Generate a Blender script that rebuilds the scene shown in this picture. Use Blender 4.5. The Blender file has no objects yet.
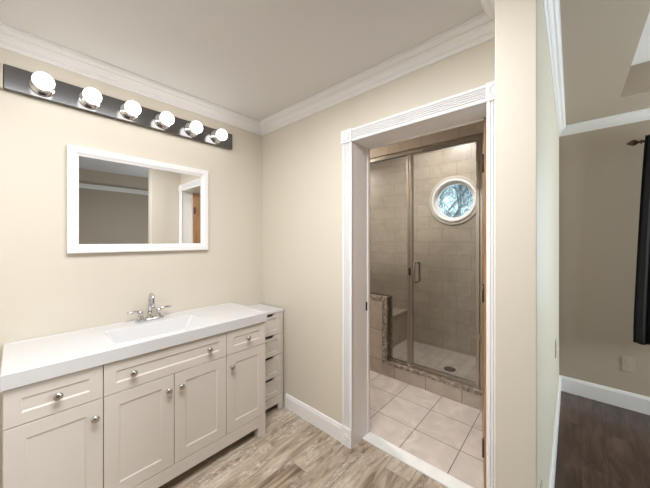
import bpy, bmesh, math, random
from mathutils import Vector, Matrix
random.seed(7)
S = bpy.context.scene
COL = S.collection
PI = math.pi

# ---------------------------------------------------------------- camera
cd = bpy.data.cameras.new('camera')
cam = bpy.data.objects.new('camera', cd); COL.objects.link(cam)
cam.location = (-1.485, -2.082, 1.369)
cam.rotation_euler = (PI/2, 0, math.radians(41.7 - 90))
cd.sensor_width = 36; cd.lens = 277/650*36
cd.shift_y = -4/650
cd.clip_start = 0.01
S.camera = cam
# ---------------------------------------------------------------- world, light, exposure
w = bpy.data.worlds.new('sky'); S.world = w; w.use_nodes = True
bg = w.node_tree.nodes['Background']
bg.inputs[0].default_value = (0.70, 0.91, 1.0, 1); bg.inputs[1].default_value = 1.4

def area(name, loc, rot, sx, sy, power, color):
    l = bpy.data.lights.new(name, 'AREA'); l.shape = 'RECTANGLE'; l.size = sx; l.size_y = sy
    l.energy = power; l.color = color
    o = bpy.data.objects.new(name, l); COL.objects.link(o); o.location = loc; o.rotation_euler = rot
    return o
# daylight through the curtained window, plus an added fill behind the made-up south window
area('daylight_bedroom', (2.02, -3.25, 1.45), (0, PI/2, 0), 1.3, 1.0, 10, (0.95, 0.96, 1.0))
area('fill_south', (1.15, -4.74, 1.45), (PI/2, 0, 0), 0.9, 1.3, 44, (1.0, 0.96, 0.91))
# shower room ceiling light, plus added unseen fills over the shower and the bathroom
area('fill_shower', (1.45, -0.95, 2.73), (0, 0, 0), 0.25, 0.25, 10, (1.0, 0.97, 0.95))
area('light_shower_room', (0.50, 0.20, 2.37), (0, 0, 0), 0.25, 0.25, 14, (1.0, 0.96, 0.93))
area('fill_bathroom', (-1.25, -1.30, 2.37), (0, 0, 0), 1.0, 0.8, 23, (0.97, 0.98, 1.0))
BULB = 2.0
vs = S.view_settings
vs.view_transform = 'Standard'; vs.look = 'None'; vs.gamma = 1; vs.use_curve_mapping = False
vs.exposure = 1.0

# ---------------------------------------------------------------- materials
def mat(name, color, rough=0.5, metal=0.0, spec=0.5, bump=0.0, bscale=200, var=0.0, vscale=3, coat=0):
    m = bpy.data.materials.new(name); m.use_nodes = True
    nt = m.node_tree; b = nt.nodes['Principled BSDF']
    b.inputs['Base Color'].default_value = (*color, 1)
    b.inputs['Roughness'].default_value = rough
    b.inputs['Metallic'].default_value = metal
    b.inputs['Specular IOR Level'].default_value = spec
    b.inputs['Coat Weight'].default_value = coat
    tc = nt.nodes.new('ShaderNodeTexCoord')
    if var > 0:
        n = nt.nodes.new('ShaderNodeTexNoise'); n.inputs['Scale'].default_value = vscale; n.inputs['Detail'].default_value = 4
        nt.links.new(tc.outputs['Object'], n.inputs['Vector'])
        r = nt.nodes.new('ShaderNodeValToRGB')
        r.color_ramp.elements[0].position = 0.3; r.color_ramp.elements[1].position = 0.7
        r.color_ramp.elements[0].color = (*[c*(1-var) for c in color], 1)
        r.color_ramp.elements[1].color = (*[min(1, c*(1+var)) for c in color], 1)
        nt.links.new(n.outputs['Fac'], r.inputs['Fac']); nt.links.new(r.outputs['Color'], b.inputs['Base Color'])
    if bump > 0:
        n2 = nt.nodes.new('ShaderNodeTexNoise'); n2.inputs['Scale'].default_value = bscale; n2.inputs['Detail'].default_value = 3
        nt.links.new(tc.outputs['Object'], n2.inputs['Vector'])
        bp = nt.nodes.new('ShaderNodeBump'); bp.inputs['Strength'].default_value = bump; bp.inputs['Distance'].default_value = 0.002
        nt.links.new(n2.outputs['Fac'], bp.inputs['Height']); nt.links.new(bp.outputs['Normal'], b.inputs['Normal'])
    return m

def glass_mat(name, tint, gloss=0.9):
    m = bpy.data.materials.new(name); m.use_nodes = True; nt = m.node_tree
    nt.nodes.remove(nt.nodes['Principled BSDF']); out = nt.nodes['Material Output']
    t = nt.nodes.new('ShaderNodeBsdfTransparent'); t.inputs[0].default_value = (*tint, 1)
    g = nt.nodes.new('ShaderNodeBsdfGlossy'); g.inputs['Roughness'].default_value = 0.02
    g.inputs['Color'].default_value = (gloss, gloss, gloss, 1)
    f = nt.nodes.new('ShaderNodeFresnel'); f.inputs[0].default_value = 1.45
    mx = nt.nodes.new('ShaderNodeMixShader')
    nt.links.new(f.outputs[0], mx.inputs[0]); nt.links.new(t.outputs[0], mx.inputs[1]); nt.links.new(g.outputs[0], mx.inputs[2])
    nt.links.new(mx.outputs[0], out.inputs['Surface'])
    return m

def tile_mat(name, axes, tw, th, origin, c1, c2, mortar, ms=0.004, offset=0.5, rough=0.35, vein=0.12, bump=0.4, coat=0):
    """rectangular tiles laid on the plane of the two world axes"""
    m = bpy.data.materials.new(name); m.use_nodes = True; nt = m.node_tree; b = nt.nodes['Principled BSDF']
    b.inputs['Roughness'].default_value = rough; b.inputs['Coat Weight'].default_value = coat
    geo = nt.nodes.new('ShaderNodeNewGeometry'); sp = nt.nodes.new('ShaderNodeSeparateXYZ')
    nt.links.new(geo.outputs['Position'], sp.inputs[0])
    cb = nt.nodes.new('ShaderNodeCombineXYZ')
    for k, a in enumerate(axes):
        s = nt.nodes.new('ShaderNodeMath'); s.operation = 'SUBTRACT'; s.inputs[1].default_value = origin[k]
        nt.links.new(sp.outputs[a], s.inputs[0]); nt.links.new(s.outputs[0], cb.inputs[k])
    br = nt.nodes.new('ShaderNodeTexBrick')
    br.offset = offset; br.inputs['Scale'].default_value = 1.0
    br.inputs['Brick Width'].default_value = tw; br.inputs['Row Height'].default_value = th
    br.inputs['Mortar Size'].default_value = ms; br.inputs['Mortar Smooth'].default_value = 0.3
    br.inputs['Color1'].default_value = (*c1, 1); br.inputs['Color2'].default_value = (*c2, 1)
    br.inputs['Mortar'].default_value = (*mortar, 1)
    nt.links.new(cb.outputs[0], br.inputs['Vector'])
    n = nt.nodes.new('ShaderNodeTexNoise'); n.inputs['Scale'].default_value = 5; n.inputs['Detail'].default_value = 8; n.inputs['Distortion'].default_value = 1.5
    nt.links.new(cb.outputs[0], n.inputs['Vector'])
    mr = nt.nodes.new('ShaderNodeMapRange'); mr.inputs[1].default_value = 0.3; mr.inputs[2].default_value = 0.7
    mr.inputs[3].default_value = 1-vein; mr.inputs[4].default_value = 1+vein
    nt.links.new(n.outputs['Fac'], mr.inputs[0])
    mx = nt.nodes.new('ShaderNodeMix'); mx.data_type = 'RGBA'; mx.blend_type = 'MULTIPLY'; mx.inputs[0].default_value = 1
    nt.links.new(br.outputs['Color'], mx.inputs[6]); nt.links.new(mr.outputs[0], mx.inputs[7])
    nt.links.new(mx.outputs[2], b.inputs['Base Color'])
    bp = nt.nodes.new('ShaderNodeBump'); bp.inputs['Strength'].default_value = bump; bp.inputs['Distance'].default_value = 0.002; bp.invert = True
    nt.links.new(br.outputs['Fac'], bp.inputs['Height']); nt.links.new(bp.outputs['Normal'], b.inputs['Normal'])
    return m

def wood_floor_mat(name, pw, pl, ramp, mortar, rough, scratch=0.0, coat=0.0, contrast=1.0):
    """boards running along world x"""
    m = bpy.data.materials.new(name); m.use_nodes = True; nt = m.node_tree; b = nt.nodes['Principled BSDF']
    L = nt.links.new
    b.inputs['Roughness'].default_value = rough; b.inputs['Coat Weight'].default_value = coat
    geo = nt.nodes.new('ShaderNodeNewGeometry')
    br = nt.nodes.new('ShaderNodeTexBrick'); br.offset = 0.37; br.offset_frequency = 2
    br.inputs['Scale'].default_value = 1; br.inputs['Brick Width'].default_value = pl; br.inputs['Row Height'].default_value = pw
    br.inputs['Mortar Size'].default_value = 0.0022; br.inputs['Mortar Smooth'].default_value = 0.4
    br.inputs['Color1'].default_value = (0, 0, 0, 1); br.inputs['Color2'].default_value = (1, 1, 1, 1); br.inputs['Mortar'].default_value = (0.5, 0.5, 0.5, 1)
    L(geo.outputs['Position'], br.inputs['Vector'])
    # grain stretched along x, shifted per board
    mp = nt.nodes.new('ShaderNodeMapping'); mp.inputs['Scale'].default_value = (1.4, 9, 1)
    add = nt.nodes.new('ShaderNodeVectorMath'); add.operation = 'ADD'
    sc = nt.nodes.new('ShaderNodeVectorMath'); sc.operation = 'SCALE'; sc.inputs['Scale'].default_value = 7.3
    L(br.outputs['Color'], sc.inputs[0]); L(geo.outputs['Position'], add.inputs[0]); L(sc.outputs[0], add.inputs[1])
    L(add.outputs[0], mp.inputs['Vector'])
    n = nt.nodes.new('ShaderNodeTexNoise'); n.inputs['Scale'].default_value = 2.2; n.inputs['Detail'].default_value = 9
    n.inputs['Roughness'].default_value = 0.62; n.inputs['Distortion'].default_value = 0.9
    L(mp.outputs[0], n.inputs['Vector'])
    mixf = nt.nodes.new('ShaderNodeMath'); mixf.operation = 'MULTIPLY_ADD'; mixf.inputs[1].default_value = 0.16; 
    L(br.outputs['Color'], mixf.inputs[0]); L(n.outputs['Fac'], mixf.inputs[2])
    r = nt.nodes.new('ShaderNodeValToRGB'); cr = r.color_ramp
    cr.elements[0].position = ramp[0][0]; cr.elements[0].color = (*ramp[0][1], 1)
    cr.elements[1].position = ramp[-1][0]; cr.elements[1].color = (*ramp[-1][1], 1)
    for p, c in ramp[1:-1]:
        e = cr.elements.new(p); e.color = (*c, 1)
    L(mixf.outputs[0], r.inputs['Fac'])
    last = r.outputs['Color']
    if scratch > 0:   # chalky whitewash flecks
        mp2 = nt.nodes.new('ShaderNodeMapping'); mp2.inputs['Scale'].default_value = (22, 60, 1)
        L(add.outputs[0], mp2.inputs['Vector'])
        n2 = nt.nodes.new('ShaderNodeTexNoise'); n2.inputs['Scale'].default_value = 1.0; n2.inputs['Detail'].default_value = 5; n2.inputs['Roughness'].default_value = 0.75
        L(mp2.outputs[0], n2.inputs['Vector'])
        n3 = nt.nodes.new('ShaderNodeTexNoise'); n3.inputs['Scale'].default_value = 2.5; n3.inputs['Detail'].default_value = 3
        mp3 = nt.nodes.new('ShaderNodeMapping'); mp3.inputs['Scale'].default_value = (1, 3.5, 1); L(add.outputs[0], mp3.inputs['Vector']); L(mp3.outputs[0], n3.inputs['Vector'])
        a1 = nt.nodes.new('ShaderNodeMapRange'); a1.inputs[1].default_value = 0.48; a1.inputs[2].default_value = 0.62; L(n2.outputs['Fac'], a1.inputs[0])
        a2 = nt.nodes.new('ShaderNodeMapRange'); a2.inputs[1].default_value = 0.45; a2.inputs[2].default_value = 0.62; L(n3.outputs['Fac'], a2.inputs[0])
        mu = nt.nodes.new('ShaderNodeMath'); mu.operation = 'MULTIPLY'; L(a1.outputs[0], mu.inputs[0]); L(a2.outputs[0], mu.inputs[1])
        mu2 = nt.nodes.new('ShaderNodeMath'); mu2.operation = 'MULTIPLY'; mu2.inputs[1].default_value = scratch; L(mu.outputs[0], mu2.inputs[0])
        mx0 = nt.nodes.new('ShaderNodeMix'); mx0.data_type = 'RGBA'; L(mu2.outputs[0], mx0.inputs[0]); L(last, mx0.inputs[6]); mx0.inputs[7].default_value = (0.72, 0.66, 0.57, 1)
        last = mx0.outputs[2]
    mx = nt.nodes.new('ShaderNodeMix'); mx.data_type = 'RGBA'
    L(br.outputs['Fac'], mx.inputs[0]); L(last, mx.inputs[6]); mx.inputs[7].default_value = (*mortar, 1)
    L(mx.outputs[2], b.inputs['Base Color'])
    bp = nt.nodes.new('ShaderNodeBump'); bp.inputs['Strength'].default_value = 0.35; bp.inputs['Distance'].default_value = 0.002; bp.invert = True
    L(br.outputs['Fac'], bp.inputs['Height']); L(bp.outputs['Normal'], b.inputs['Normal'])
    return m

M = {}
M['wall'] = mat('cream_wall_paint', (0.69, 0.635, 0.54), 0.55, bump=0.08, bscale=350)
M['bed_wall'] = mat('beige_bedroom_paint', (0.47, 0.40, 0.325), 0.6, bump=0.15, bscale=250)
M['ceil'] = mat('ceiling_paint', (0.72, 0.71, 0.70), 0.7, bump=0.06, bscale=300)
M['tray'] = mat('tray_ceiling_white', (0.80, 0.79, 0.80), 0.7)
M['trim'] = mat('white_trim_paint', (0.87, 0.865, 0.87), 0.35)
M['cab'] = mat('white_cabinet_lacquer', (0.68, 0.63, 0.575), 0.4)
M['top'] = mat('white_cultured_marble', (0.66, 0.655, 0.66), 0.22)
M['chrome'] = mat('chrome', (0.62, 0.62, 0.63), 0.10, metal=1)
M['bar'] = mat('polished_bar_metal', (0.20, 0.20, 0.205), 0.16, metal=1)
M['nickel'] = mat('brushed_nickel', (0.40, 0.36, 0.31), 0.3, metal=1)
M['knob'] = mat('knob_nickel', (0.55, 0.52, 0.49), 0.22, metal=1)
M['dark'] = mat('dark_metal', (0.05, 0.045, 0.04), 0.4, metal=0.8)
M['black'] = mat('gap_shade_black', (0.02, 0.018, 0.016), 0.8)  # flat black standing in for shade behind the drawer fronts
M['mirror'] = mat('silvered_glass', (0.93, 0.94, 0.94), 0.0, metal=1)
M['glass'] = glass_mat('shower_glass', (0.90, 0.91, 0.90))
M['pane'] = glass_mat('window_glass', (0.93, 0.98, 1.0))
M['gasket'] = mat('black_gasket', (0.02, 0.02, 0.02), 0.5)
M['curtain'] = mat('charcoal_curtain_cloth', (0.010, 0.010, 0.011), 0.85, bump=0.4, bscale=600)
M['rod'] = mat('bronze_rod', (0.10, 0.06, 0.05), 0.35, metal=0.7)
M['plate'] = mat('ivory_plate', (0.52, 0.45, 0.37), 0.4)
M['threshold'] = mat('white_marble_threshold', (0.86, 0.87, 0.85), 0.3, var=0.05, vscale=12)
M['floor'] = wood_floor_mat('grey_wood_look_planks', 0.155, 0.92,
    [(0.34, (0.12, 0.078, 0.050)), (0.49, (0.25, 0.18, 0.125)), (0.60, (0.42, 0.335, 0.25)), (0.78, (0.58, 0.49, 0.39))],
    (0.30, 0.26, 0.21), 0.38, scratch=0.95)
M['bed_floor'] = wood_floor_mat('dark_walnut_boards', 0.125, 1.3,
    [(0.3, (0.024, 0.012, 0.008)), (0.52, (0.060, 0.034, 0.026)), (0.75, (0.12, 0.075, 0.062))],
    (0.035, 0.020, 0.015), 0.30, coat=0.2)
M['ftile'] = tile_mat('beige_floor_tile', (0, 1), 0.305, 0.305, (0.445-0.305*10, -0.928-0.305*10), (0.56, 0.50, 0.45), (0.60, 0.54, 0.485), (0.20, 0.17, 0.15), 0.0035, 0.0, 0.35, 0.14)
M['wtile_yz'] = tile_mat('taupe_wall_tile', (1, 2), 0.33, 0.163, (-5.0, 2.324-0.163*30), (0.42, 0.36, 0.295), (0.46, 0.395, 0.325), (0.31, 0.265, 0.22), 0.0035, 0.5, 0.3, 0.10)
M['wtile_xz'] = tile_mat('taupe_side_tile', (0, 2), 0.33, 0.163, (-5.0, 2.324-0.163*30), (0.42, 0.36, 0.295), (0.46, 0.395, 0.325), (0.31, 0.265, 0.22), 0.0035, 0.5, 0.3, 0.10)
M['ctile'] = tile_mat('taupe_curb_tile', (1, 2), 0.31, 0.305, (-0.775-0.31*10, -0.16), (0.40, 0.335, 0.28), (0.44, 0.375, 0.315), (0.17, 0.14, 0.12), 0.003, 0.0, 0.3, 0.12)
M['stile'] = tile_mat('shower_floor_tile', (0, 1), 0.31, 0.10, (-5, -5), (0.50, 0.44, 0.38), (0.56, 0.49, 0.43), (0.36, 0.31, 0.26), 0.0035, 0.5, 0.4, 0.12)

def granite():
    m = bpy.data.materials.new('mottled_stone_liner'); m.use_nodes = True; nt = m.node_tree; b = nt.nodes['Principled BSDF']
    b.inputs['Roughness'].default_value = 0.3
    tc = nt.nodes.new('ShaderNodeTexCoord')
    n = nt.nodes.new('ShaderNodeTexNoise'); n.inputs['Scale'].default_value = 30; n.inputs['Detail'].default_value = 6; n.inputs['Roughness'].default_value = 0.7
    nt.links.new(tc.outputs['Object'], n.inputs['Vector'])
    r = nt.nodes.new('ShaderNodeValToRGB')
    r.color_ramp.elements[0].position = 0.45; r.color_ramp.elements[0].color = (0.17, 0.135, 0.105, 1)
    r.color_ramp.elements[1].position = 0.64; r.color_ramp.elements[1].color = (0.47, 0.40, 0.33, 1)
    nt.links.new(n.outputs['Fac'], r.inputs['Fac']); nt.links.new(r.outputs['Color'], b.inputs['Base Color'])
    return m
M['stone'] = granite()
M['ringm'] = mat('pale_stone_ring', (0.55, 0.50, 0.45), 0.35, var=0.08, vscale=10)

def oak():
    m = bpy.data.materials.new('orange_oak_veneer'); m.use_nodes = True; nt = m.node_tree; b = nt.nodes['Principled BSDF']
    b.inputs['Roughness'].default_value = 0.35
    tc = nt.nodes.new('ShaderNodeTexCoord'); mp = nt.nodes.new('ShaderNodeMapping'); mp.inputs['Scale'].default_value = (14, 14, 0.9)
    nt.links.new(tc.outputs['Object'], mp.inputs['Vector'])
    n = nt.nodes.new('ShaderNodeTexNoise'); n.inputs['Scale'].default_value = 2.5; n.inputs['Detail'].default_value = 8; n.inputs['Distortion'].default_value = 1.2
    nt.links.new(mp.outputs[0], n.inputs['Vector'])
    r = nt.nodes.new('ShaderNodeValToRGB')
    r.color_ramp.elements[0].position = 0.3; r.color_ramp.elements[0].color = (0.24, 0.115, 0.045, 1)
    r.color_ramp.elements[1].position = 0.7; r.color_ramp.elements[1].color = (0.42, 0.235, 0.105, 1)
    nt.links.new(n.outputs['Fac'], r.inputs['Fac']); nt.links.new(r.outputs['Color'], b.inputs['Base Color'])
    return m
M['oak'] = oak()

def snowy():
    m = bpy.data.materials.new('snowy_bark'); m.use_nodes = True; nt = m.node_tree; b = nt.nodes['Principled BSDF']
    b.inputs['Roughness'].default_value = 0.8
    geo = nt.nodes.new('ShaderNodeNewGeometry'); sp = nt.nodes.new('ShaderNodeSeparateXYZ'); nt.links.new(geo.outputs['Normal'], sp.inputs[0])
    r = nt.nodes.new('ShaderNodeValToRGB')
    r.color_ramp.elements[0].position = 0.18; r.color_ramp.elements[0].color = (0.10, 0.11, 0.12, 1)
    r.color_ramp.elements[1].position = 0.45; r.color_ramp.elements[1].color = (0.93, 0.95, 0.97, 1)
    nt.links.new(sp.outputs[2], r.inputs['Fac']); nt.links.new(r.outputs['Color'], b.inputs['Base Color'])
    return m
M['bark'] = snowy()
em = bpy.data.materials.new('lit_bulb_glass'); em.use_nodes = True
eb = em.node_tree.nodes['Principled BSDF']
eb.inputs['Base Color'].default_value = (0.95, 0.95, 0.93, 1)
eb.inputs['Emission Color'].default_value = (1.0, 0.96, 0.92, 1); eb.inputs['Emission Strength'].default_value = BULB
M['bulb'] = em

# ---------------------------------------------------------------- mesh helpers
class MB:
    def __init__(s): s.b = bmesh.new()
    def box(s, x0, x1, y0, y1, z0, z1):
        x0, x1 = sorted((x0, x1)); y0, y1 = sorted((y0, y1)); z0, z1 = sorted((z0, z1))
        v = [s.b.verts.new(p) for p in ((x0,y0,z0),(x1,y0,z0),(x1,y1,z0),(x0,y1,z0),(x0,y0,z1),(x1,y0,z1),(x1,y1,z1),(x0,y1,z1))]
        for f in ((0,3,2,1),(4,5,6,7),(0,1,5,4),(1,2,6,5),(2,3,7,6),(3,0,4,7)): s.b.faces.new([v[i] for i in f])
        return s
    def lathe(s, prof, origin, axis=(0,0,1), n=24):
        """prof: (radius, height) pairs along axis"""
        ax = Vector(axis).normalized(); q = Vector((0,0,1)).rotation_difference(ax); o = Vector(origin)
        rings = []
        for r, h in prof:
            if r < 1e-6: rings.append([s.b.verts.new(o + q @ Vector((0,0,h)))])
            else: rings.append([s.b.verts.new(o + q @ Vector((r*math.cos(2*PI*k/n), r*math.sin(2*PI*k/n), h))) for k in range(n)])
        for a, c in zip(rings, rings[1:]):
            for k in range(n):
                k2 = (k+1) % n
                if len(a) == 1 and len(c) == 1: continue
                if len(a) == 1: f = (a[0], c[k2], c[k])
                elif len(c) == 1: f = (a[k], a[k2], c[0])
                else: f = (a[k], a[k2], c[k2], c[k])
                try:
                    fc = s.b.faces.new(f); fc.smooth = True
                except ValueError: pass
        for rg, rev in ((rings[0], True), (rings[-1], False)):
            if len(rg) > 1: s.b.faces.new(rg[::-1] if rev else rg)
        return s
    def tube(s, pts, rad, n=12):
        pts = [Vector(p) for p in pts]
        rad = rad if isinstance(rad, (list, tuple)) else [rad]*len(pts)
        up = None; rings = []
        for i, p in enumerate(pts):
            d = (pts[min(i+1, len(pts)-1)] - pts[max(i-1, 0)]).normalized()
            if up is None: up = d.orthogonal().normalized()
            up = (up - d*up.dot(d)).normalized(); sd = d.cross(up)
            rings.append([s.b.verts.new(p + (up*math.cos(2*PI*k/n) + sd*math.sin(2*PI*k/n))*rad[i]) for k in range(n)])
        for a, c in zip(rings, rings[1:]):
            for k in range(n):
                f = s.b.faces.new((a[k], a[(k+1) % n], c[(k+1) % n], c[k])); f.smooth = True
        s.b.faces.new(rings[0][::-1]); s.b.faces.new(rings[-1])
        return s
    def sweep(s, path, prof, side=1):
        """profile (out, z) carried along a level polyline with mitred corners; out is to the right of travel * side"""
        P = [Vector(p) for p in path]; n = len(P); closed = (P[0]-P[-1]).length < 1e-6
        if closed: P = P[:-1]; n -= 1
        rings = []
        for i in range(n):
            d1 = (P[i]-P[i-1]) if (i > 0 or closed) else (P[1]-P[0])
            d2 = (P[(i+1) % n]-P[i]) if (i < n-1 or closed) else (P[i]-P[i-1])
            d1.normalize(); d2.normalize()
            n1 = Vector((d1.y, -d1.x, 0))*side; n2 = Vector((d2.y, -d2.x, 0))*side
            m = (n1+n2); m = m / max(1e-6, m.dot(n1))
            rings.append([s.b.verts.new((P[i].x+m.x*o, P[i].y+m.y*o, P[i].z+z)) for o, z in prof])
        k = len(prof); rr = list(zip(rings, rings[1:])) + ([(rings[-1], rings[0])] if closed else [])
        for a, c in rr:
            for j in range(k): s.b.faces.new((a[j], a[(j+1) % k], c[(j+1) % k], c[j]))
        if not closed:
            s.b.faces.new(rings[0][::-1]); s.b.faces.new(rings[-1])
        return s
    def panel(s, x0, x1, z0, z1, yf, th, frame, depth):
        """shaker front facing -y: slab with a recessed middle"""
        v = lambda x, y, z: s.b.verts.new((x, y, z))
        o = [(x0,z0),(x1,z0),(x1,z1),(x0,z1)]; fx = frame
        i = [(x0+fx,z0+fx),(x1-fx,z0+fx),(x1-fx,z1-fx),(x0+fx,z1-fx)]
        c = 0.007; j = [(x0+fx+c,z0+fx+c),(x1-fx-c,z0+fx+c),(x1-fx-c,z1-fx-c),(x0+fx+c,z1-fx-c)]
        A = [v(a, yf, b) for a, b in o]; B = [v(a, yf, b) for a, b in i]; C = [v(a, yf+depth, b) for a, b in j]; D = [v(a, yf+th, b) for a, b in o]
        for k in range(4):
            q = (k+1) % 4
            s.b.faces.new((A[k], A[q], B[q], B[k])); s.b.faces.new((B[k], B[q], C[q], C[k])); s.b.faces.new((A[q], A[k], D[k], D[q]))
        s.b.faces.new(C); s.b.faces.new(D[::-1])
        return s
    def build(s, name, m, parent=None, bevel=0, origin=None, seg=2, label=None, smooth=False):
        bmesh.ops.recalc_face_normals(s.b, faces=s.b.faces)
        me = bpy.data.meshes.new(name)
        if origin is not None:
            bmesh.ops.translate(s.b, verts=s.b.verts, vec=-Vector(origin))
        if smooth:
            for f in s.b.faces: f.smooth = True
        s.b.to_mesh(me); s.b.free()
        me.materials.append(M[m] if isinstance(m, str) else m)
        o = bpy.data.objects.new(name, me); COL.objects.link(o)
        if origin is not None: o.location = origin
        if parent: o.parent = parent
        if bevel:
            bv = o.modifiers.new('bevel', 'BEVEL'); bv.width = bevel; bv.segments = seg; bv.limit_method = 'ANGLE'; bv.angle_limit = math.radians(40)
        if label: o['label'] = label
        return o

def thing(name, label, cat, loc=(0,0,0), rz=0, group=None):
    o = bpy.data.objects.new(name, None); COL.objects.link(o); o.location = loc; o.rotation_euler = (0,0,rz)
    o.empty_display_size = 0.1
    o['label'] = label; o['category'] = cat
    if group: o['group'] = group
    return o
def struct(o, label, cat):
    o['kind'] = 'structure'; o['label'] = label; o['category'] = cat; return o

def hole_wall_yz(mb, x0, x1, y0, y1, z0, z1, cy, cz, r, n=64):
    """slab normal to x with a round hole through it"""
    def rim(x):
        circ = []; outer = []
        for k in range(n):
            a = 2*PI*k/n; dy, dz = math.cos(a), math.sin(a)
            circ.append(mb.b.verts.new((x, cy+r*dy, cz+r*dz)))
            t = 1e9
            if dy > 1e-9: t = min(t, (y1-cy)/dy)
            if dy < -1e-9: t = min(t, (y0-cy)/dy)
            if dz > 1e-9: t = min(t, (z1-cz)/dz)
            if dz < -1e-9: t = min(t, (z0-cz)/dz)
            outer.append(mb.b.verts.new((x, cy+t*dy, cz+t*dz)))
        return circ, outer
    c0, o0 = rim(x0); c1, o1 = rim(x1)
    for k in range(n):
        q = (k+1) % n
        mb.b.faces.new((c0[k], c0[q], o0[q], o0[k])); mb.b.faces.new((c1[q], c1[k], o1[k], o1[q]))
        mb.b.faces.new((c0[q], c0[k], c1[k], c1[q])); mb.b.faces.new((o0[k], o0[q], o1[q], o1[k]))
    return mb

# ================================================================ SETTING
H = 2.39           # ceiling
XW = -2.4          # bathroom west wall
DY0, DY1, DH = -1.006, -1.783, 2.015   # doorway to the shower room
WT = 0.19          # thickness of the doorway wall
SN = 0.36
CY0, CY1, CX = -1.876, -1.996, -0.34   # partition wall next to the camera
BX, BXW, BS = 1.83, -3.2, -4.58        # bedroom
SX0, SX1, SH = 1.01, 2.08, 2.75        # shower
struct(MB().box(XW-0.1, 0.12, CY1, 0.1, -0.1, 0).build('floor', 'floor'), 'weathered grey brown wood-look plank floor of the vanity room', 'floor')
struct(MB().box(0.12, SX0+0.06, -1.876, SN+0.1, -0.1, -0.001).build('floor_tiled', 'ftile'), 'square beige tile floor beyond the cased doorway', 'floor')
struct(MB().box(BXW-0.1, BX+0.1, BS-0.1, CY1, -0.1, -0.002).build('floor_bedroom', 'bed_floor'), 'dark brown wood floor of the room at the right', 'floor')
struct(MB().box(SX0+0.06, SX1+0.2, -1.876, SN+0.1, -0.1, 0.012).build('floor_shower', 'stile'), 'raised tiled floor inside the shower', 'floor')
struct(MB().box(XW-0.1, SX0, CY1, SN+0.1, H, H+0.1).build('ceiling', 'ceil'), 'plain off-white ceiling over the vanity', 'ceiling')
struct(MB().box(SX0, SX1+0.2, -1.876, SN+0.1, SH, SH+0.1).build('ceiling_shower', 'ceil'), 'ceiling inside the shower', 'ceiling')
# bedroom tray ceiling
TX, TY0, TY1, TZ = 1.413, -2.341, -4.23, 2.598
TXW = BXW + 0.4
mb = MB().box(TX, BX+0.1, BS-0.1, CY1, H, TZ+0.08).box(BXW-0.1, TXW, BS-0.1, CY1, H, TZ+0.08)
mb.box(TXW, TX, TY0, CY1, H, TZ+0.08).box(TXW, TX, BS-0.1, TY1, H, TZ+0.08)
struct(mb.build('ceiling_bedroom', 'bed_wall'), 'beige lowered border of the tray ceiling at the right', 'ceiling')
struct(MB().box(TXW, TX, TY1, TY0, TZ, TZ+0.08).build('ceiling_tray', 'tray'), 'white raised centre of the tray ceiling at the right', 'ceiling')

struct(MB().box(XW-0.1, 0, 0, 0.1, 0, H).build('wall_north', 'wall'), 'cream wall behind the mirror and vanity', 'wall')
mb = MB().box(0, WT, -0.99, SN+0.1, 0, H).box(0, WT, CY0, -1.80, 0, H).box(0, WT, -1.80, -0.99, DH+0.016, H)
mb.box(-0.0012, 0, -1.0035, -0.9995, 2.10, 2.33)      # panel seam above the casing corner
struct(mb.build('wall_east', 'wall'), 'cream wall with the cased doorway', 'wall')
mb = MB().box(CX, SX1+0.2, CY1, CY0, 0, H).box(-2.1, CX, CY1, CY0, 2.30, H).box(XW-0.1, -2.1, CY1, CY0, 0, H)
struct(mb.build('wall_south', 'wall', bevel=0.003), 'cream wall end standing upright beside the doorway', 'wall')
struct(MB().box(XW-0.1, XW, CY0, 0, 0, H).build('wall_west', 'wall'), 'cream wall at the left end of the vanity room', 'wall')
struct(MB().box(WT, SX1+0.2, SN, SN+0.1, 0, SH).build('wall_shower_north', 'wtile_xz'), 'taupe tiled left wall of the shower', 'wall')
struct(MB().box(SX0, SX1, CY0, -1.56, 0, SH).build('wall_shower_south', 'wtile_xz'), 'taupe tiled right wall of the shower', 'wall')
WY, WZ, WR = -1.005, 1.85, 0.262
mb = MB(); hole_wall_yz(mb, SX1, SX1+0.16, WY-0.5, WY+0.5, WZ-0.5, WZ+0.5, WY, WZ, WR)
mb.box(SX1, SX1+0.16, CY0, WY-0.5, 0, SH).box(SX1, SX1+0.16, WY+0.5, SN, 0, SH)
mb.box(SX1, SX1+0.16, WY-0.5, WY+0.5, 0, WZ-0.5).box(SX1, SX1+0.16, WY-0.5, WY+0.5, WZ+0.5, SH)
struct(mb.build('wall_shower_east', 'wtile_yz'), 'taupe tiled back wall of the shower with the round window', 'wall')
struct(MB().box(SX0, SX0+0.09, -1.56, SN, 2.232, SH).build('wall_shower_header', 'wtile_yz'), 'tiled band above the glass shower front', 'wall')
struct(MB().box(WT, SX0, CY0, CY0+0.012, 0, H).build('wall_shower_lobby', 'wall'), 'cream wall behind the open wooden door', 'wall')
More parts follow.
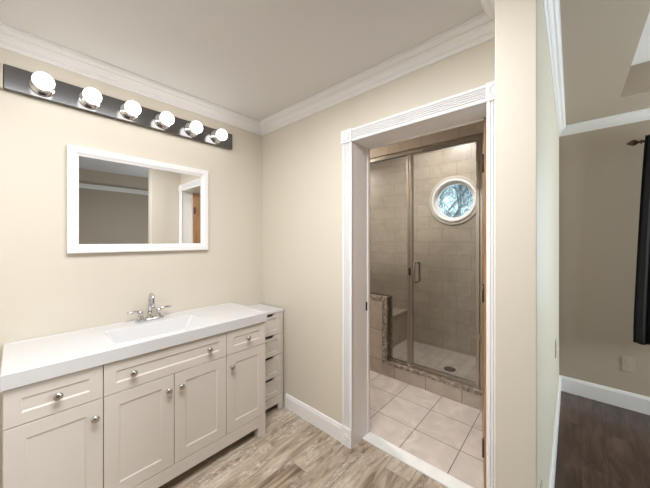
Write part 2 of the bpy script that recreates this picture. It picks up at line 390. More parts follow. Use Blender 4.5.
# bedroom walls with a window opening in the far one
W2 = (-2.75, -3.75, 0.75, 2.05)
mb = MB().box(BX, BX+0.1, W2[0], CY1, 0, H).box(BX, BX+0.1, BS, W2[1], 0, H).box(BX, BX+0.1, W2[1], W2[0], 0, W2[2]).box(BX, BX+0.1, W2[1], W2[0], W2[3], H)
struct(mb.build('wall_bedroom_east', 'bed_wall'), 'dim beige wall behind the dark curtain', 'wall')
mb = MB().box(BXW-0.1, 0.7, BS-0.1, BS, 0, H).box(1.6, BX+0.1, BS-0.1, BS, 0, H).box(0.7, 1.6, BS-0.1, BS, 0, 0.8).box(0.7, 1.6, BS-0.1, BS, 2.1, H)  # opening for the added, unseen daylight window
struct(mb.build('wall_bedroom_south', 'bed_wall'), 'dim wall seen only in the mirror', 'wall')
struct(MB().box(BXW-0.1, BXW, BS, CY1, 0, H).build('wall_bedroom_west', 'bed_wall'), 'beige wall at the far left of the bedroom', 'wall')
struct(MB().box(BXW, XW-0.1, CY1, CY1+0.1, 0, H).build('wall_bedroom_north', 'bed_wall'), 'beige wall left of the room opening', 'wall')

# crown mouldings
crown = [(0, 0), (0.084, 0), (0.084, -0.009), (0.077, -0.009), (0.077, -0.013), (0.070, -0.022), (0.058, -0.028), (0.052, -0.028), (0.052, -0.033), (0.047, -0.033),
         (0.034, -0.040), (0.025, -0.052), (0.023, -0.058), (0.017, -0.058), (0.017, -0.064), (0.011, -0.067), (0.011, -0.077), (0.006, -0.082), (0, -0.082)]
struct(MB().sweep([(CX, CY0, H), (XW, CY0, H), (XW, 0, H), (0, 0, H), (0, CY0, H), (CX, CY0, H)], crown, 1).build('trim_1', 'trim'),
       'white crown moulding around the vanity room ceiling', 'crown moulding')
crown2 = [(o_*0.57, z_*0.94) for o_, z_ in crown]
struct(MB().sweep([(BXW, CY1, H), (BX, CY1, H), (BX, BS, H), (BXW, BS, H), (BXW, CY1, H)], crown2, 1).build('trim_2', 'trim'),
       'white crown moulding of the room at the right', 'crown moulding')
# baseboards
base = lambda h, t: [(0, 0), (t, 0), (t, h-0.022), (t*0.75, h-0.014), (t*0.6, h-0.004), (t*0.35, h), (0, h)]
struct(MB().sweep([(0, -0.335, 0), (0, -0.9215, 0)], base(0.113, 0.014), 1).build('baseboard_east', 'trim'), 'white baseboard between the drawer cabinet and the doorway', 'baseboard')
struct(MB().sweep([(XW, CY0, 0), (XW, 0, 0), (-1.54, 0, 0)], base(0.113, 0.014), 1).build('baseboard_north', 'trim'), 'white baseboard at the left end of the room', 'baseboard')
struct(MB().sweep([(CX+0.002, CY1, 0), (BX, CY1, 0), (BX, BS, 0)], base(0.136, 0.014), 1).build('baseboard_bedroom', 'trim'), 'white baseboard along the dark floor at the right', 'baseboard')

# doorway casing: fluted boards, corner blocks with a bullseye, plinth blocks
def flute_prof(w):
    """(across, out) outline of a fluted board w wide, 18 mm thick"""
    p = [(0, 0), (0, 0.014), (0.004, 0.018), (0.014, 0.018)]
    k = 5; gw = (w-0.028)/k
    for i in range(k):
        a = 0.014+gw*i
        p += [(a+gw*0.18, 0.0175), (a+gw*0.35, 0.010), (a+gw*0.65, 0.010), (a+gw*0.82, 0.0175), (a+gw, 0.018)]
    p += [(w-0.004, 0.018), (w, 0.014), (w, 0)]
    return p
def fluted(vertical, a0, a1, b0, w, name, parent, lab=None):
    mb = MB(); pr = flute_prof(w); r0 = []; r1 = []
    for u, o in pr:
        if vertical: r0.append(mb.b.verts.new((-o, b0-u, a0))); r1.append(mb.b.verts.new((-o, b0-u, a1)))
        else: r0.append(mb.b.verts.new((-o, a0, b0+u))); r1.append(mb.b.verts.new((-o, a1, b0+u)))
    n = len(pr)
    for i in range(n): mb.b.faces.new((r0[i], r0[(i+1) % n], r1[(i+1) % n], r1[i]))
    mb.b.faces.new(r0[::-1]); mb.b.faces.new(r1)
    return mb.build(name, 'trim', parent, label=lab)
CW = 0.0835
case = bpy.data.objects.new('trim_3', None); COL.objects.link(case)
struct(case, 'white fluted casing around the doorway with bullseye corner blocks', 'door casing')
fluted(True, 0.1255, DH-0.001, DY0+0.0775, 0.0775, 'side_casing', case)
fluted(True, 0.125, DH-0.001, DY1, CW, 'side_casing', case)
fluted(False, DY1+0.0005, DY0-0.0005, DH, CW, 'head_casing', case)
def bullseye(yc, zc, sz, parent, hz=None):
    hz = hz or sz
    blk = MB().box(-0.024, 0, yc-sz/2, yc+sz/2, zc-hz/2, zc+hz/2).build('corner_block' if zc > 1 else 'plinth_block', 'trim', parent, bevel=0.003)
    R = 0.031 if zc > 1 else 0.022
    MB().lathe([(R, 0), (R, 0.003), (R*0.9, 0.005), (R*0.78, 0.003), (R*0.7, 0.001), (R*0.5, 0.001), (R*0.42, 0.004), (R*0.2, 0.005), (0, 0.005)], (-0.024, yc, zc), (-1, 0, 0), 28).build('bullseye', 'trim', blk)
bullseye(DY0+CW/2, DH+CW/2, 0.088, case); bullseye(DY1-CW/2, DH+CW/2, 0.088, case)
bullseye(DY0+CW/2+0.001, 0.0625, 0.086, case, 0.125); bullseye(DY1-CW/2, 0.0625, 0.086, case, 0.125)
# jamb lining
mb = MB().box(-0.004, WT, DY0, -0.99, 0, DH).box(-0.004, WT, -1.80, DY1, 0, DH).box(-0.004, WT, -1.80, -0.99, DH, DH+0.016)
jm = struct(mb.build('trim_4', 'trim'), 'white jamb lining inside the doorway', 'door jamb')
MB().box(0.170, 0.1895, DY0-0.007, DY0, 0.0125, DH).box(0.170, 0.1895, DY0-0.007, DY1, DH-0.007, DH).build('door_stop', 'trim', jm, bevel=0.002)
MB().box(0.150, 0.167, DY0-0.0025, DY0, 0.875, 0.935).build('strike_plate', 'dark', jm, label='dark metal strike plate')
for yy in (DY1, DY0):   # far side casing
    s_ = 1 if yy == DY0 else -1
    MB().box(WT, WT+0.016, yy, yy+s_*0.07, 0, DH+0.07).build('far_casing', 'trim', jm)
MB().box(WT, WT+0.016, DY1, DY0, DH, DH+0.07).build('far_casing', 'trim', jm)
struct(MB().box(0.105, 0.192, DY1+0.001, DY0-0.001, 0, 0.012).build('trim_5', 'threshold', bevel=0.004), 'white stone threshold lying between plank floor and tile', 'threshold')

# open wooden door behind the right casing
TH = math.radians(12.8)
dr = bpy.data.objects.new('door_1', None); COL.objects.link(dr); dr.location = (0.130, -1.780, 0); dr.rotation_euler = (0, 0, TH)
struct(dr, 'orange oak slab door standing open into the shower room', 'door')
MB().box(0, 0.76, 0, 0.035, 0.015, 2.0).build('door_slab', 'oak', dr, bevel=0.0015)
for z in (0.25, 1.05, 1.72):
    hg = MB().box(0.0, 0.03, 0.035, 0.0375, z, z+0.09).lathe([(0.004, 0), (0.004, 0.094)], (0.004, 0.041, z-0.002), (0, 0, 1), 10).build('hinge', 'rod', dr)

# round window in the shower's back wall
wn = bpy.data.objects.new('window_1', None); COL.objects.link(wn); wn.location = (SX1, WY, WZ)
struct(wn, 'round white framed window high in the shower wall', 'window')
def ring(prof, name, m, par):  # prof: (radius, x) closed outline
    mb = MB(); n = 64; R = []
    for k in range(n):
        a = 2*PI*k/n; R.append([mb.b.verts.new((x, r*math.cos(a), r*math.sin(a))) for r, x in prof])
    k_ = len(prof)
    for i in range(n):
        for j in range(k_):
            f = mb.b.faces.new((R[i][j], R[i][(j+1) % k_], R[(i+1) % n][(j+1) % k_], R[(i+1) % n][j]))
    return mb.build(name, m, par)
ring([(0.262, -0.001), (0.262, -0.010), (0.270, -0.013), (0.292, -0.013), (0.299, -0.009), (0.299, -0.001)], 'outer_ring', M['ringm'], wn)
ring([(0.232, 0.10), (0.232, -0.004), (0.238, -0.020), (0.252, -0.024), (0.2615, -0.018), (0.2615, 0.10)], 'window_frame', M['trim'], wn)
ring([(0.204, 0.075), (0.204, 0.050), (0.212, 0.040), (0.2315, 0.040), (0.2315, 0.075)], 'sash', M['trim'], wn)
MB().lathe([(0.208, 0), (0.208, 0.006)], (0.060, 0, 0), (1, 0, 0), 48).build('pane', 'pane', wn)
# bedroom window behind the curtain
w2 = bpy.data.objects.new('window_2', None); COL.objects.link(w2); w2.location = (BX, -3.25, 1.4)
struct(w2, 'white framed bedroom window next to the dark curtain', 'window')
fy, fz = 0.5, 0.65
MB().box(-0.02, 0, -fy-0.07, fy+0.07, fz, fz+0.07).box(-0.02, 0, -fy-0.07, fy+0.07, -fz-0.07, -fz).box(-0.02, 0, -fy-0.07, -fy, -fz, fz).box(-0.02, 0, fy, fy+0.07, -fz, fz).build('window_frame', 'trim', w2, bevel=0.002)
MB().box(0.04, 0.07, -fy, fy, -0.02, 0.02).box(0.04, 0.07, -fy, -fy+0.035, -fz, fz).box(0.04, 0.07, fy-0.035, fy, -fz, fz).box(0.04, 0.07, -fy, fy, fz-0.035, fz).box(0.04, 0.07, -fy, fy, -fz, -fz+0.035).build('sash', 'trim', w2)
MB().box(0.053, 0.057, -fy+0.03, fy-0.03, -fz+0.03, fz-0.03).build('pane', 'pane', w2)

w3 = bpy.data.objects.new('window_added', None); COL.objects.link(w3); w3.location = (1.15, BS, 1.45)  # window added out of view to let daylight fill the bedroom
struct(w3, 'white framed window added out of view to bring daylight into the bedroom', 'window')
MB().box(-0.51, 0.51, 0, 0.02, 0.65, 0.71).box(-0.51, 0.51, 0, 0.02, -0.71, -0.65).box(-0.51, -0.45, 0, 0.02, -0.65, 0.65).box(0.45, 0.51, 0, 0.02, -0.65, 0.65).build('window_frame', 'trim', w3, bevel=0.002)
MB().box(-0.45, 0.45, -0.07, -0.04, -0.02, 0.02).box(-0.45, -0.41, -0.07, -0.04, -0.65, 0.65).box(0.41, 0.45, -0.07, -0.04, -0.65, 0.65).box(-0.45, 0.45, -0.07, -0.04, 0.61, 0.65).box(-0.45, 0.45, -0.07, -0.04, -0.65, -0.61).build('sash', 'trim', w3)
MB().box(-0.42, 0.42, -0.057, -0.053, -0.62, 0.62).build('pane', 'pane', w3)

# ================================================================ SHOWER
# knee wall + curb with stone liner
kw = thing('shower_knee_wall', 'low taupe tiled wall left of the shower glass, edged in mottled stone', 'half wall', (SX0, 0, 0))
KY, KZ = -0.694, 0.79
def loc_box(o, x0, x1, y0, y1, z0, z1, name, m, bev=0):   # world box parented under o without rotation
    mb = MB().box(x0-o.location.x, x1-o.location.x, y0-o.location.y, y1-o.location.y, z0-o.location.z, z1-o.location.z)
    return mb.build(name, m, o, bevel=bev)
loc_box(kw, SX0+0.012, SX0+0.11, KY+0.012, SN-0.001, 0.013, KZ-0.012, 'tiled_body', 'ctile')
mb = MB()
def lb(mb, o, x0, x1, y0, y1, z0, z1): mb.box(x0-o.location.x, x1-o.location.x, y0-o.location.y, y1-o.location.y, z0-o.location.z, z1-o.location.z)
lb(mb, kw, SX0, SX0+0.118, KY, SN-0.001, KZ-0.012, KZ)
lb(mb, kw, SX0, SX0+0.012, KY+0.055, SN-0.001, KZ-0.05, KZ-0.012)
lb(mb, kw, SX0, SX0+0.012, KY, KY+0.055, 0.151, KZ-0.012)
lb(mb, kw, SX0+0.012, SX0+0.118, KY, KY+0.012, 0.151, KZ-0.012)
mb.build('stone_edging', 'stone', kw, bevel=0.003)
mb = MB(); lb(mb, kw, SX0-0.0005, SX0+0.012, KY+0.056, SN-0.001, 0.001, KZ-0.0505); mb.build('front_tile', 'ctile', kw)
cu = thing('shower_curb', 'tiled shower curb with mottled stone top under the glass door', 'curb', (SX0, -1.1, 0))
mb = MB(); lb(mb, cu, SX0, SX0+0.058, -1.559, KY+0.055, 0, 0.115); mb.build('curb_body', 'ctile', cu)
mb = MB(); lb(mb, cu, SX0-0.004, SX0+0.12, -1.559, KY+0.054, 0.116, 0.150)
mb.build('stone_cap', 'stone', cu, bevel=0.004)
mb = MB(); lb(mb, cu, SX0+0.062, SX0+0.118, -1.559, KY+0.01, 0.013, 0.115); mb.build('inner_tile', 'ctile', cu)
# bench
bn = thing('shower_bench', 'tiled corner bench built against the left shower wall', 'bench', (1.5, -0.2, 0))
mb = MB(); lb(mb, bn, SX0+0.122, SX1-0.001, -0.395, SN-0.001, 0.013, 0.39); mb.build('bench_base', 'wtile_xz', bn)
mb = MB(); lb(mb, bn, SX0+0.122, SX1-0.001, -0.41, SN-0.001, 0.3905, 0.42); mb.build('bench_seat', 'wtile_xz', bn, bevel=0.004)
# drain
dn = thing('shower_drain', 'small round dark drain in the shower floor', 'drain', (1.56, -1.125, 0.012))
MB().lathe([(0.058, 0), (0.058, 0.003), (0.052, 0.004), (0, 0.004)], (0, 0, 0), n=28).build('drain_flange', 'dark', dn)
mb = MB()
for i in range(-3, 4): mb.box(-math.sqrt(0.045**2-(i*0.013)**2), math.sqrt(0.045**2-(i*0.013)**2), i*0.013-0.003, i*0.013+0.003, 0.004, 0.006)
mb.build('drain_grate', 'knob', dn)

# glass enclosure
se = thing('shower_enclosure', 'brushed nickel framed glass shower front with hinged glass door', 'shower enclosure', (SX0+0.05, -0.92, 0.150))
X0, X1 = SX0+0.035, SX0+0.065
def seb(name, m, boxes, par=se, bev=0.002):
    mb = MB()
    for b in boxes: lb(mb, se, *b)
    return mb.build(name, m, par, bevel=bev)
YA, YB, YC, YD = -0.890, -0.917, -1.520, -1.558
seb('top_rail', 'nickel', [(X0-0.008, X1+0.008, YD, SN-0.002, 2.195, 2.231)])
seb('sill', 'nickel', [(X0-0.006, X1+0.006, YD, KY-0.003, 0.1505, 0.165)])
seb('centre_post', 'nickel', [(X0, X1, YB+0.001, YA, 0.166, 2.194)])
seb('wall_jamb', 'nickel', [(X0, X1, YD, YC-0.003, 0.166, 2.194)])
mb = MB(); sl = se.location
L6 = [(YA+0.001, 0.178), (KY-0.012, 0.178), (KY-0.012, KZ+0.012), (SN-0.01, KZ+0.012), (SN-0.01, 2.192), (YA+0.001, 2.192)]
fa_ = [mb.b.verts.new((X0+0.012-sl.x, y-sl.y, z-sl.z)) for y, z in L6]; fb_ = [mb.b.verts.new((X0+0.018-sl.x, y-sl.y, z-sl.z)) for y, z in L6]
mb.b.faces.new(fa_); mb.b.faces.new(fb_[::-1])
for k in range(6): mb.b.faces.new((fa_[k], fb_[k], fb_[(k+1) % 6], fa_[(k+1) % 6]))
fp = mb.build('fixed_panel', 'glass', se)
seb('channel', 'nickel', [(X0, X1, KY-0.012, SN-0.003, KZ+0.001, KZ+0.012), (X0, X1, KY-0.012, KY-0.001, 0.166, KZ+0.001), (X0, X1, YA+0.001, KY-0.012, 0.166, 0.177)])
seb('gasket', 'gasket', [(X0-0.003, X0, YA+0.001, SN-0.003, 2.183, 2.194)], bev=0)
seb('gasket', 'gasket', [(X0-0.003, X0, KY-0.018, SN-0.003, KZ+0.010, KZ+0.016), (X0-0.003, X0, KY-0.018, KY-0.012, 0.184, KZ+0.010), (X0-0.003, X0, YA+0.001, KY-0.012, 0.178, 0.184)], bev=0)
dg = seb('glass_door', 'glass', [(X0+0.008, X0+0.014, YC+0.02, YB-0.02, 0.183, 2.18)], bev=0)
fr = seb('door_frame', 'nickel', [(X0-0.004, X0+0.026, YB-0.030, YB-0.003, 0.167, 2.193), (X0-0.004, X0+0.026, YC, YC+0.027, 0.167, 2.193),
                            (X0-0.004, X0+0.026, YC+0.027, YB-0.030, 0.167, 0.187), (X0, X0+0.022, YC+0.027, YB-0.030, 2.180, 2.193)], par=dg)
for o_ in (fr,): pass
hy = -0.985
mb = MB(); pts = []
hx = X0-0.05
for a, b_ in ((X0+0.008, 1.155), (hx+0.014, 1.155), (hx+0.004, 1.151), (hx, 1.141), (hx, 0.985), (hx+0.004, 0.975), (hx+0.014, 0.971), (X0+0.008, 0.971)):
    pts.append((a-se.location.x, hy-se.location.y, b_-se.location.z))
mb.tube(pts, 0.0095, 12); mb.build('pull_handle', 'nickel', dg)
gx = 2*(X0+0.011-se.location.x)
MB().tube([(gx-px_, py_, pz_) for px_, py_, pz_ in pts], 0.0095, 12).build('pull_handle', 'nickel', dg)
seb('latch', 'dark', [(X0-0.014, X0-0.005, YB-0.012, YB+0.006, 1.03, 1.10)], par=dg)
for z in (0.55, 1.85): seb('hinge', 'nickel', [(X0-0.010, X0-0.0045, YC-0.010, YC+0.022, z, z+0.05)], par=dg)

# ================================================================ VANITY
VX0, VX1, VY = -1.521, -0.296, -0.463
va = thing('vanity_cabinet', 'long white shaker vanity cabinet under the sink top', 'vanity', (-0.9085, -0.23, 0))
def vb(name, m, boxes, par=va, bev=0.0015, lab=None):
    mb = MB()
    for b in boxes: lb(mb, va, *b)
    return mb.build(name, m, par, bevel=bev, label=lab)
yb = VY+0.02
bx0, bx1 = VX0+0.006, VX1-0.004
vb('body', 'cab', [(bx0, bx0+0.018, yb, -0.002, 0, 0.796), (bx1-0.018, bx1, yb, -0.002, 0, 0.796),
                   (bx0+0.018, bx1-0.018, yb, -0.002, 0.10, 0.118), (bx0+0.018, bx1-0.018, -0.012, -0.002, 0.118, 0.796),
                   (bx0+0.018, bx1-0.018, yb+0.001, yb+0.016, 0.118, 0.70),
                   (bx0, bx1, VY, yb, 0.07, 0.143)], bev=0.001)
for x0 in (bx0, bx1-0.062): vb('foot', 'cab', [(x0, x0+0.062, VY, yb+0.03, 0, 0.0695)])
def knob(x, z, par, base, yf):
    prof = [(0.0085, 0), (0.0085, 0.003), (0.0055, 0.006), (0.0055, 0.012), (0.010, 0.015), (0.0155, 0.019), (0.0165, 0.023), (0.0145, 0.027), (0.008, 0.0295), (0, 0.030)]
    return MB().lathe(prof, (x-base.x, yf-base.y, z-base.z), (0, -1, 0), 20).build('knob', 'knob', par)
def front(name, x0, x1, z0, z1, frame, knobs, depth=0.0045):
    g = 0.0016
    mb = MB().panel(x0+g-va.location.x, x1-g-va.location.x, z0+g, z1-g, VY-va.location.y, 0.0195, frame, depth)
    d = mb.build(name, 'cab', va, bevel=0.0012)
    for kx, kz in knobs: knob(kx, kz, d, va.location, VY)
    return d
xs = [bx0, -1.210, -0.9035, -0.597, bx1]
ZD, ZT, ZB = 0.640, 0.792, 0.145
front('drawer', xs[0], xs[1], ZD, ZT, 0.045, [((xs[0]+xs[1])/2, 0.716)])
front('drawer', xs[1], xs[3], ZD, ZT, 0.045, [(-1.095, 0.716), (-0.712, 0.716)])
front('drawer', xs[3], xs[4], ZD, ZT, 0.045, [((xs[3]+xs[4])/2, 0.716)])
front('door', xs[0], xs[1], ZB, ZD, 0.058, [(xs[1]-0.032, 0.562)])
front('door', xs[1], xs[2], ZB, ZD, 0.058, [(xs[2]-0.032, 0.562)])
front('door', xs[2], xs[3], ZB, ZD, 0.058, [(xs[2]+0.032, 0.562)])
front('door', xs[3], xs[4], ZB, ZD, 0.058, [(xs[3]+0.032, 0.562)])

# sink top with moulded basin
vt = thing('sink_top', 'glossy white vanity top with moulded rectangular basin', 'sink', (-0.9085, -0.237, 0.797))
mb = MB(); b = mb.b; o = vt.location
def loop(x0, x1, y0, y1, z, r=0.0, n=5, x01=None):
    vs_ = []
    if r <= 0: pts = [(x0,y0),(x1,y0),(x1,y1),(x0,y1)]
    else:
        pts = []
        for cx, cy, a0 in ((x0+r, y0+r, PI), (x1-r, y0+r, 1.5*PI), (x1-r, y1-r, 0), (x0+r, y1-r, PI/2)):
            for k in range(n): a = a0+PI/2*k/(n-1); pts.append((cx+r*math.cos(a), cy+r*math.sin(a)))
    return [b.verts.new((px-o.x, py-o.y, (z(px, py) if callable(z) else z)-o.z)) for px, py in pts]
def bridge(A, B):
    n = len(A)
    for k in range(n): b.faces.new((A[k], A[(k+1) % n], B[(k+1) % n], B[k]))
TX0, TX1, TYF, TYB = VX0, VX1, -0.476, -0.001
Z1 = 0.860
R_ = 0.003
l0 = loop(TX0, TX1, TYF, TYB, 0.797, 0.002); l1 = loop(TX0, TX1, TYF, TYB, Z1-0.004, 0.002); l2 = loop(TX0+0.003, TX1-0.003, TYF+0.003, TYB-0.001, Z1, 0.002)
l3 = loop(TX0+0.020, TX1-0.020, TYF+0.018, TYB-0.012, Z1, 0.004); l4 = loop(TX0+0.026, TX1-0.026, TYF+0.024, TYB-0.018, Z1-0.003, 0.004)
BX0_, BX1_, BY0_, BY1_ = -1.150, -0.672, -0.418, -0.140
l5 = loop(BX0_-0.004, BX1_+0.004, BY0_-0.004, BY1_+0.004, Z1-0.003, 0.016); l6 = loop(BX0_, BX1_, BY0_, BY1_, Z1-0.007, 0.014)
def zf(x, y): return 0.752 + 0.025*abs((x+0.911)/0.20)
l7 = loop(-1.115, -0.722, -0.372, -0.166, lambda x, y: zf(x, y)+0.008, 0.014); l8 = loop(-1.108, -0.730, -0.364, -0.173, zf, 0.012)
l9 = loop(-0.94, -0.882, -0.30, -0.242, 0.751, 0.025)
for A, B in ((l0,l1),(l1,l2),(l2,l3),(l3,l4),(l4,l5),(l5,l6),(l6,l7),(l7,l8),(l8,l9)): bridge(A, B)
b.faces.new(l9)
u0 = loop(BX0_-0.012, BX1_+0.012, BY0_-0.012, BY1_+0.012, 0.797, 0.014); u1 = loop(-1.125, -0.712, -0.38, -0.158, 0.742, 0.014)
bridge(l0, u0); bridge(u0, u1); b.faces.new(u1)
mb.build('top_slab', 'top', vt)
MB().lathe([(0.022, 0), (0.022, 0.003), (0.017, 0.004), (0.015, 0.001), (0, 0.001)], (-0.911-o.x, -0.271-o.y, 0.7512-o.z), n=20).build('drain', 'chrome', vt, label='chrome basin drain')

# faucet
fa = thing('faucet', 'chrome two-handle gooseneck faucet on the sink deck', 'faucet', (-0.906, -0.062, Z1-0.003))
mb = MB()
P = []
for k in range(24):
    a = 2*PI*k/24; P.append((0.078*math.cos(a) if abs(math.cos(a)) < 0.3 else (0.055 if math.cos(a) > 0 else -0.055)+0.026*math.cos(a), 0.026*math.sin(a)))
r0 = [mb.b.verts.new((x, y, 0)) for x, y in P]; r1 = [mb.b.verts.new((x, y, 0.010)) for x, y in P]; r2 = [mb.b.verts.new((x*0.93, y*0.75, 0.015)) for x, y in P]
for A, B in ((r0, r1), (r1, r2)):
    for k in range(24): mb.b.faces.new((A[k], A[(k+1) % 24], B[(k+1) % 24], B[k]))
mb.b.faces.new(r2); mb.b.faces.new(r0[::-1])
mb.build('base_plate', 'chrome', fa)
MB().lathe([(0.019, 0.014), (0.018, 0.022), (0.0125, 0.032), (0.0115, 0.045), (0.013, 0.048), (0.011, 0.052), (0, 0.052)], (0, 0, 0), n=20).build('spout_collar', 'chrome', fa)
pts = [(0, 0, 0.045), (0, 0, 0.09), (0, 0, 0.130)]
for k in range(1, 10):
    a = PI*k/10; pts.append((0, -0.032+0.032*math.cos(a), 0.130+0.038*math.sin(a)))
pts += [(0, -0.064, 0.120), (0, -0.065, 0.098)]
sp = MB().tube(pts, [0.0105]*3+[0.0100]*9+[0.0095]*2, 14).build('spout', 'chrome', fa)
MB().lathe([(0.0115, 0), (0.0125, 0.004), (0.0125, 0.016), (0.010, 0.020)], (0, -0.065, 0.082), n=16).build('aerator', 'chrome', sp)
for s_ in (-1, 1):
    h = MB().lathe([(0.021, 0.014), (0.020, 0.020), (0.014, 0.032), (0.012, 0.044), (0.0145, 0.050), (0.015, 0.058), (0.010, 0.066), (0.004, 0.070), (0, 0.070)], (s_*0.052, 0, 0), n=20).build('handle', 'chrome', fa)
    q = [(s_*0.052, 0, 0.062), (s_*0.072, -0.001, 0.067), (s_*0.098, -0.003, 0.068), (s_*0.124, -0.006, 0.066)]
    MB().tube(q, [0.0065, 0.0065, 0.0085, 0.0060], 10).build('lever', 'top' if False else 'chrome', h)

# narrow drawer cabinet in the corner
dc = thing('drawer_cabinet', 'narrow white four-drawer cabinet tucked in the corner beside the vanity', 'cabinet', (-0.152, -0.155, 0))
o = dc.location
NX0, NX1, NY = -0.290, -0.018, -0.312
def db(name, m, boxes, par=dc, bev=0.0015):
    mb = MB()
    for q in boxes: lb(mb, dc, *q)
    return mb.build(name, m, par, bevel=bev)
db('top_panel', 'top', [(NX0, NX1, NY-0.004, -0.002, 0.785, 0.802)], bev=0.002)
db('body', 'cab', [(NX0, NX0+0.016, NY, -0.002, 0, 0.7845), (NX1-0.016, NX1, NY, -0.002, 0, 0.7845), (NX0+0.016, NX1-0.016, -0.010, -0.002, 0.05, 0.7845),
                   (NX0+0.016, NX1-0.016, NY, NY+0.016, 0.05, 0.118), (NX0+0.016, NX1-0.016, NY+0.016, -0.010, 0.05, 0.066)])
db('foot', 'cab', [(NX0+0.016, NX0+0.045, NY, NY+0.016, 0, 0.0495)]); db('foot', 'cab', [(NX1-0.045, NX1-0.016, NY, NY+0.016, 0, 0.0495)])
db('shade_sheet', 'black', [(NX0+0.018, NX1-0.018, NY+0.022, NY+0.026, 0.12, 0.784)], bev=0)  # black sheet paints the shade seen through the notches and drawer gaps
for z0, z1 in ((0.614, 0.784), (0.447, 0.612), (0.275, 0.445), (0.121, 0.273)):
    # drawer front with a finger notch cut in its top edge
    xa, xb = NX0+0.018, NX1-0.018; nm = (xa+xb)/2; nw, nd = 0.052, 0.022
    mb = MB(); yf = NY+0.001; bb = mb.b
    V = lambda x, z, y=yf: bb.verts.new((x-o.x, y-o.y, z))
    outl = [(xa, z0+0.001), (xb, z0+0.001), (xb, z1-0.001), (nm+nw, z1-0.001), (nm+nw*0.72, z1-nd), (nm-nw*0.72, z1-nd), (nm-nw, z1-0.001), (xa, z1-0.001)]
    fr_ = 0.034; inn = [(xa+fr_, z0+fr_), (xb-fr_, z0+fr_), (xb-fr_, z1-fr_-0.004), (nm+nw*0.6, z1-fr_-0.004), (nm+nw*0.4, z1-fr_-0.004), (nm-nw*0.4, z1-fr_-0.004), (nm-nw*0.6, z1-fr_-0.004), (xa+fr_, z1-fr_-0.004)]
    A = [V(*p) for p in outl]; B = [V(*p) for p in inn]
    C = [V(p[0]+(0.004 if p[0] < nm else -0.004)*(1 if abs(p[0]-nm) > 0.06 else 0), p[1]+(0.004 if p[1] < (z0+z1)/2 else -0.004), yf+0.006) for p in inn]; D = [V(*p, yf+0.018) for p in outl]
    for k in range(8):
        q = (k+1) % 8
        for f in ((A[k], A[q], B[q], B[k]), (B[k], B[q], C[q], C[k]), (A[q], A[k], D[k], D[q])): bb.faces.new(f)
    bb.faces.new(C); bb.faces.new(D[::-1])
    mb.build('drawer', 'cab', dc)

# ================================================================ MIRROR AND LIGHT
mi = thing('wall_mirror', 'wide mirror in a white frame hung over the vanity', 'mirror', (-0.900, 0, 1.593))
w_, h_, t_ = 0.3935, 0.2985, 0.05
prof = [(0, 0), (0, 0.026), (0.003, 0.030), (0.030, 0.030), (0.036, 0.026), (0.044, 0.020), (t_, 0.018), (t_, 0)]
mb = MB(); rings = []
for sx, sz in ((-1, -1), (1, -1), (1, 1), (-1, 1)):
    rings.append([mb.b.verts.new((sx*(w_-u), -0.001-d, sz*(h_-u))) for u, d in prof])
for i in range(4):
    A, B = rings[i], rings[(i+1) % 4]; n = len(prof)
    for j in range(n): mb.b.faces.new((A[j], A[(j+1) % n], B[(j+1) % n], B[j]))
mb.build('mirror_frame', 'trim', mi)
MB().box(-w_+t_+0.0005, w_-t_-0.0005, -0.012, -0.002, -h_+t_+0.0005, h_-t_-0.0005).build('mirror_glass', 'mirror', mi)

vl = thing('vanity_light', 'long polished metal light bar with six round lit bulbs', 'light fixture', (-0.914, 0, 2.164))
MB().box(-0.606, 0.606, -0.030, -0.001, -0.060, 0.060).build('back_plate', 'bar', vl, bevel=0.003)
MB().box(-0.632, -0.607, -0.028, -0.001, -0.060, 0.060).build('end_cap', 'plate', vl, label='beige end piece of the light bar')
for k in range(6):
    x = -0.002+(k-2.5)*0.1885
    s_ = MB().lathe([(0.047, 0), (0.049, 0.003), (0.047, 0.006), (0.038, 0.008), (0.026, 0.016), (0.022, 0.034), (0.0, 0.034)], (x, -0.0305, 0), (0, -1, 0), 28).build('socket', 'chrome', vl)
    pr = [(0.0, 0.0), (0.013, 0.0), (0.014, 0.008)]
    for j in range(1, 17):
        a = PI*(0.88-0.88*j/16); pr.append((0.0415*math.sin(a), 0.012+0.0385-0.0415*math.cos(a)))
    MB().lathe(pr, (x, -0.0655, -0.004), (0, -1, 0), 28).build('bulb', 'bulb', vl)

# ================================================================ BEDROOM ITEMS
ct = MB(); ny, nz = 72, 14; RY0, RY1 = -2.499, -2.80
gr = []
for i in range(nz+1):
    t = i/nz; z = 2.165-(2.165-0.575)*t; row = []
    spread = 0.06*min(1, t*1.1)**0.8
    for j in range(ny+1):
        s_ = j/ny; y = RY0+spread*(1-s_) + (RY1-RY0)*s_
        x = 1.702 + 0.024*math.sin(s_*2*PI*5.5+0.6*t)*(0.6+0.5*t) + 0.006*math.sin(s_*40+3*t)
        row.append(ct.b.verts.new((x, y, z)))
    gr.append(row)
for i in range(nz):
    for j in range(ny): ct.b.faces.new((gr[i][j], gr[i][j+1], gr[i+1][j+1], gr[i+1][j]))
cu_ = ct.build('curtain', 'curtain', smooth=True); cu_['label'] = 'dark charcoal curtain panel hanging at the right edge beside the window'; cu_['category'] = 'curtain'
sm = cu_.modifiers.new('thickness', 'SOLIDIFY'); sm.thickness = 0.003
rd = thing('curtain_rod', 'dark bronze curtain rod with a turned finial above the curtain', 'curtain rod', (1.745, -3.2, 2.19))
MB().tube([(0, 0.71, 0), (0, -0.75, 0)], 0.009, 12).build('rod', 'rod', rd)
rd.location.z = 2.13
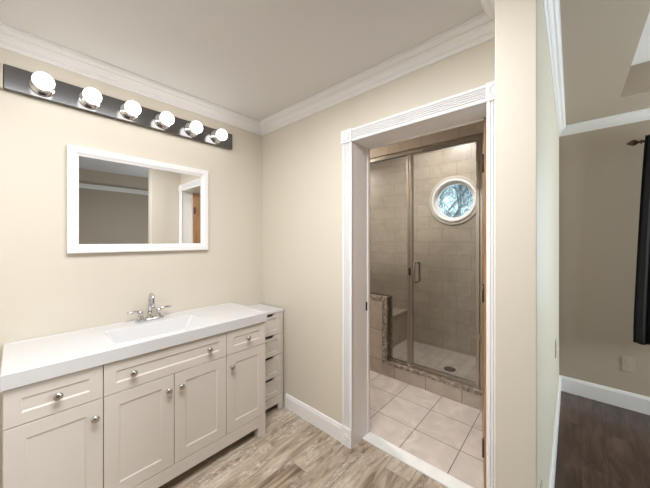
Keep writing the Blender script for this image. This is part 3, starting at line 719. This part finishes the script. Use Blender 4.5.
MB().lathe([(0.011, 0), (0.016, 0.004), (0.016, 0.009), (0.009, 0.014), (0.009, 0.020), (0.020, 0.034), (0.023, 0.046), (0.019, 0.060), (0.010, 0.076), (0.004, 0.084), (0, 0.085)], (0, 0.71, 0), (0, 1, 0), 18).build('finial', 'rod', rd)
MB().tube([(0, 0.60, 0), (0.06, 0.60, -0.005), (0.082, 0.60, -0.02)], 0.006, 10).build('bracket', 'rod', rd)

def outlet(loc, rz, label, group=None):
    t = thing('wall_outlet', label, 'outlet', loc, rz)
    MB().box(-0.036, 0.036, -0.005, 0, -0.058, 0.058).build('cover_plate', 'plate', t, bevel=0.002)
    for z in (-0.02, 0.02):
        MB().box(-0.014, 0.014, -0.0065, -0.005, z-0.012, z+0.012).build('socket', 'plate', t, bevel=0.001)
    return t
outlet((BX, -2.425, 0.36), -PI/2, 'beige outlet plate on the wall below the dark curtain')
outlet((1.02, CY1, 0.615), 0, 'outlet plate seen edge-on on the narrow side wall, farther from the camera')
outlet((-0.20, CY1, 0.41), 0, 'outlet plate seen edge-on low on the near side wall')

# ================================================================ TREE OUTSIDE
tr = thing('tree', 'bare snow-dusted tree seen through the round window', 'tree', (5.6, 0.4, -0.6))
mb = MB(); mb2 = MB()
def branch(mbx, p, d, l, r, depth):
    q = p + d*l; mid = p + d*l*0.5 + Vector((random.uniform(-1,1), random.uniform(-1,1), random.uniform(-1,1)))*l*0.06
    mbx.tube([p, mid, q], [r, r*0.85, r*0.7], 5)
    if depth == 0: return
    for _ in range(4 if depth > 1 else 5):
        nd = (d + Vector((random.uniform(-1,1), random.uniform(-1,1), random.uniform(-0.7,0.9)))*0.75).normalized()
        branch(mb2, p + (q-p)*random.uniform(0.45, 1.0), nd, l*random.uniform(0.62, 0.8), r*0.60, depth-1)
for k in range(1):
    mb.tube([(0, 0, 0), (0.03, 0.02, 1.4), (0, 0, 3.0)], [0.12, 0.09, 0.04], 10)
for k in range(7):
    a = 2*PI*k/7+0.3*k
    branch(mb2, Vector((0, 0, 1.4+0.18*k)), Vector((math.cos(a)*0.7, math.sin(a)*0.7, 0.8)).normalized(), 0.75, 0.024, 5)
mb.build('trunk', 'bark', tr); mb2.build('branches', 'bark', tr)
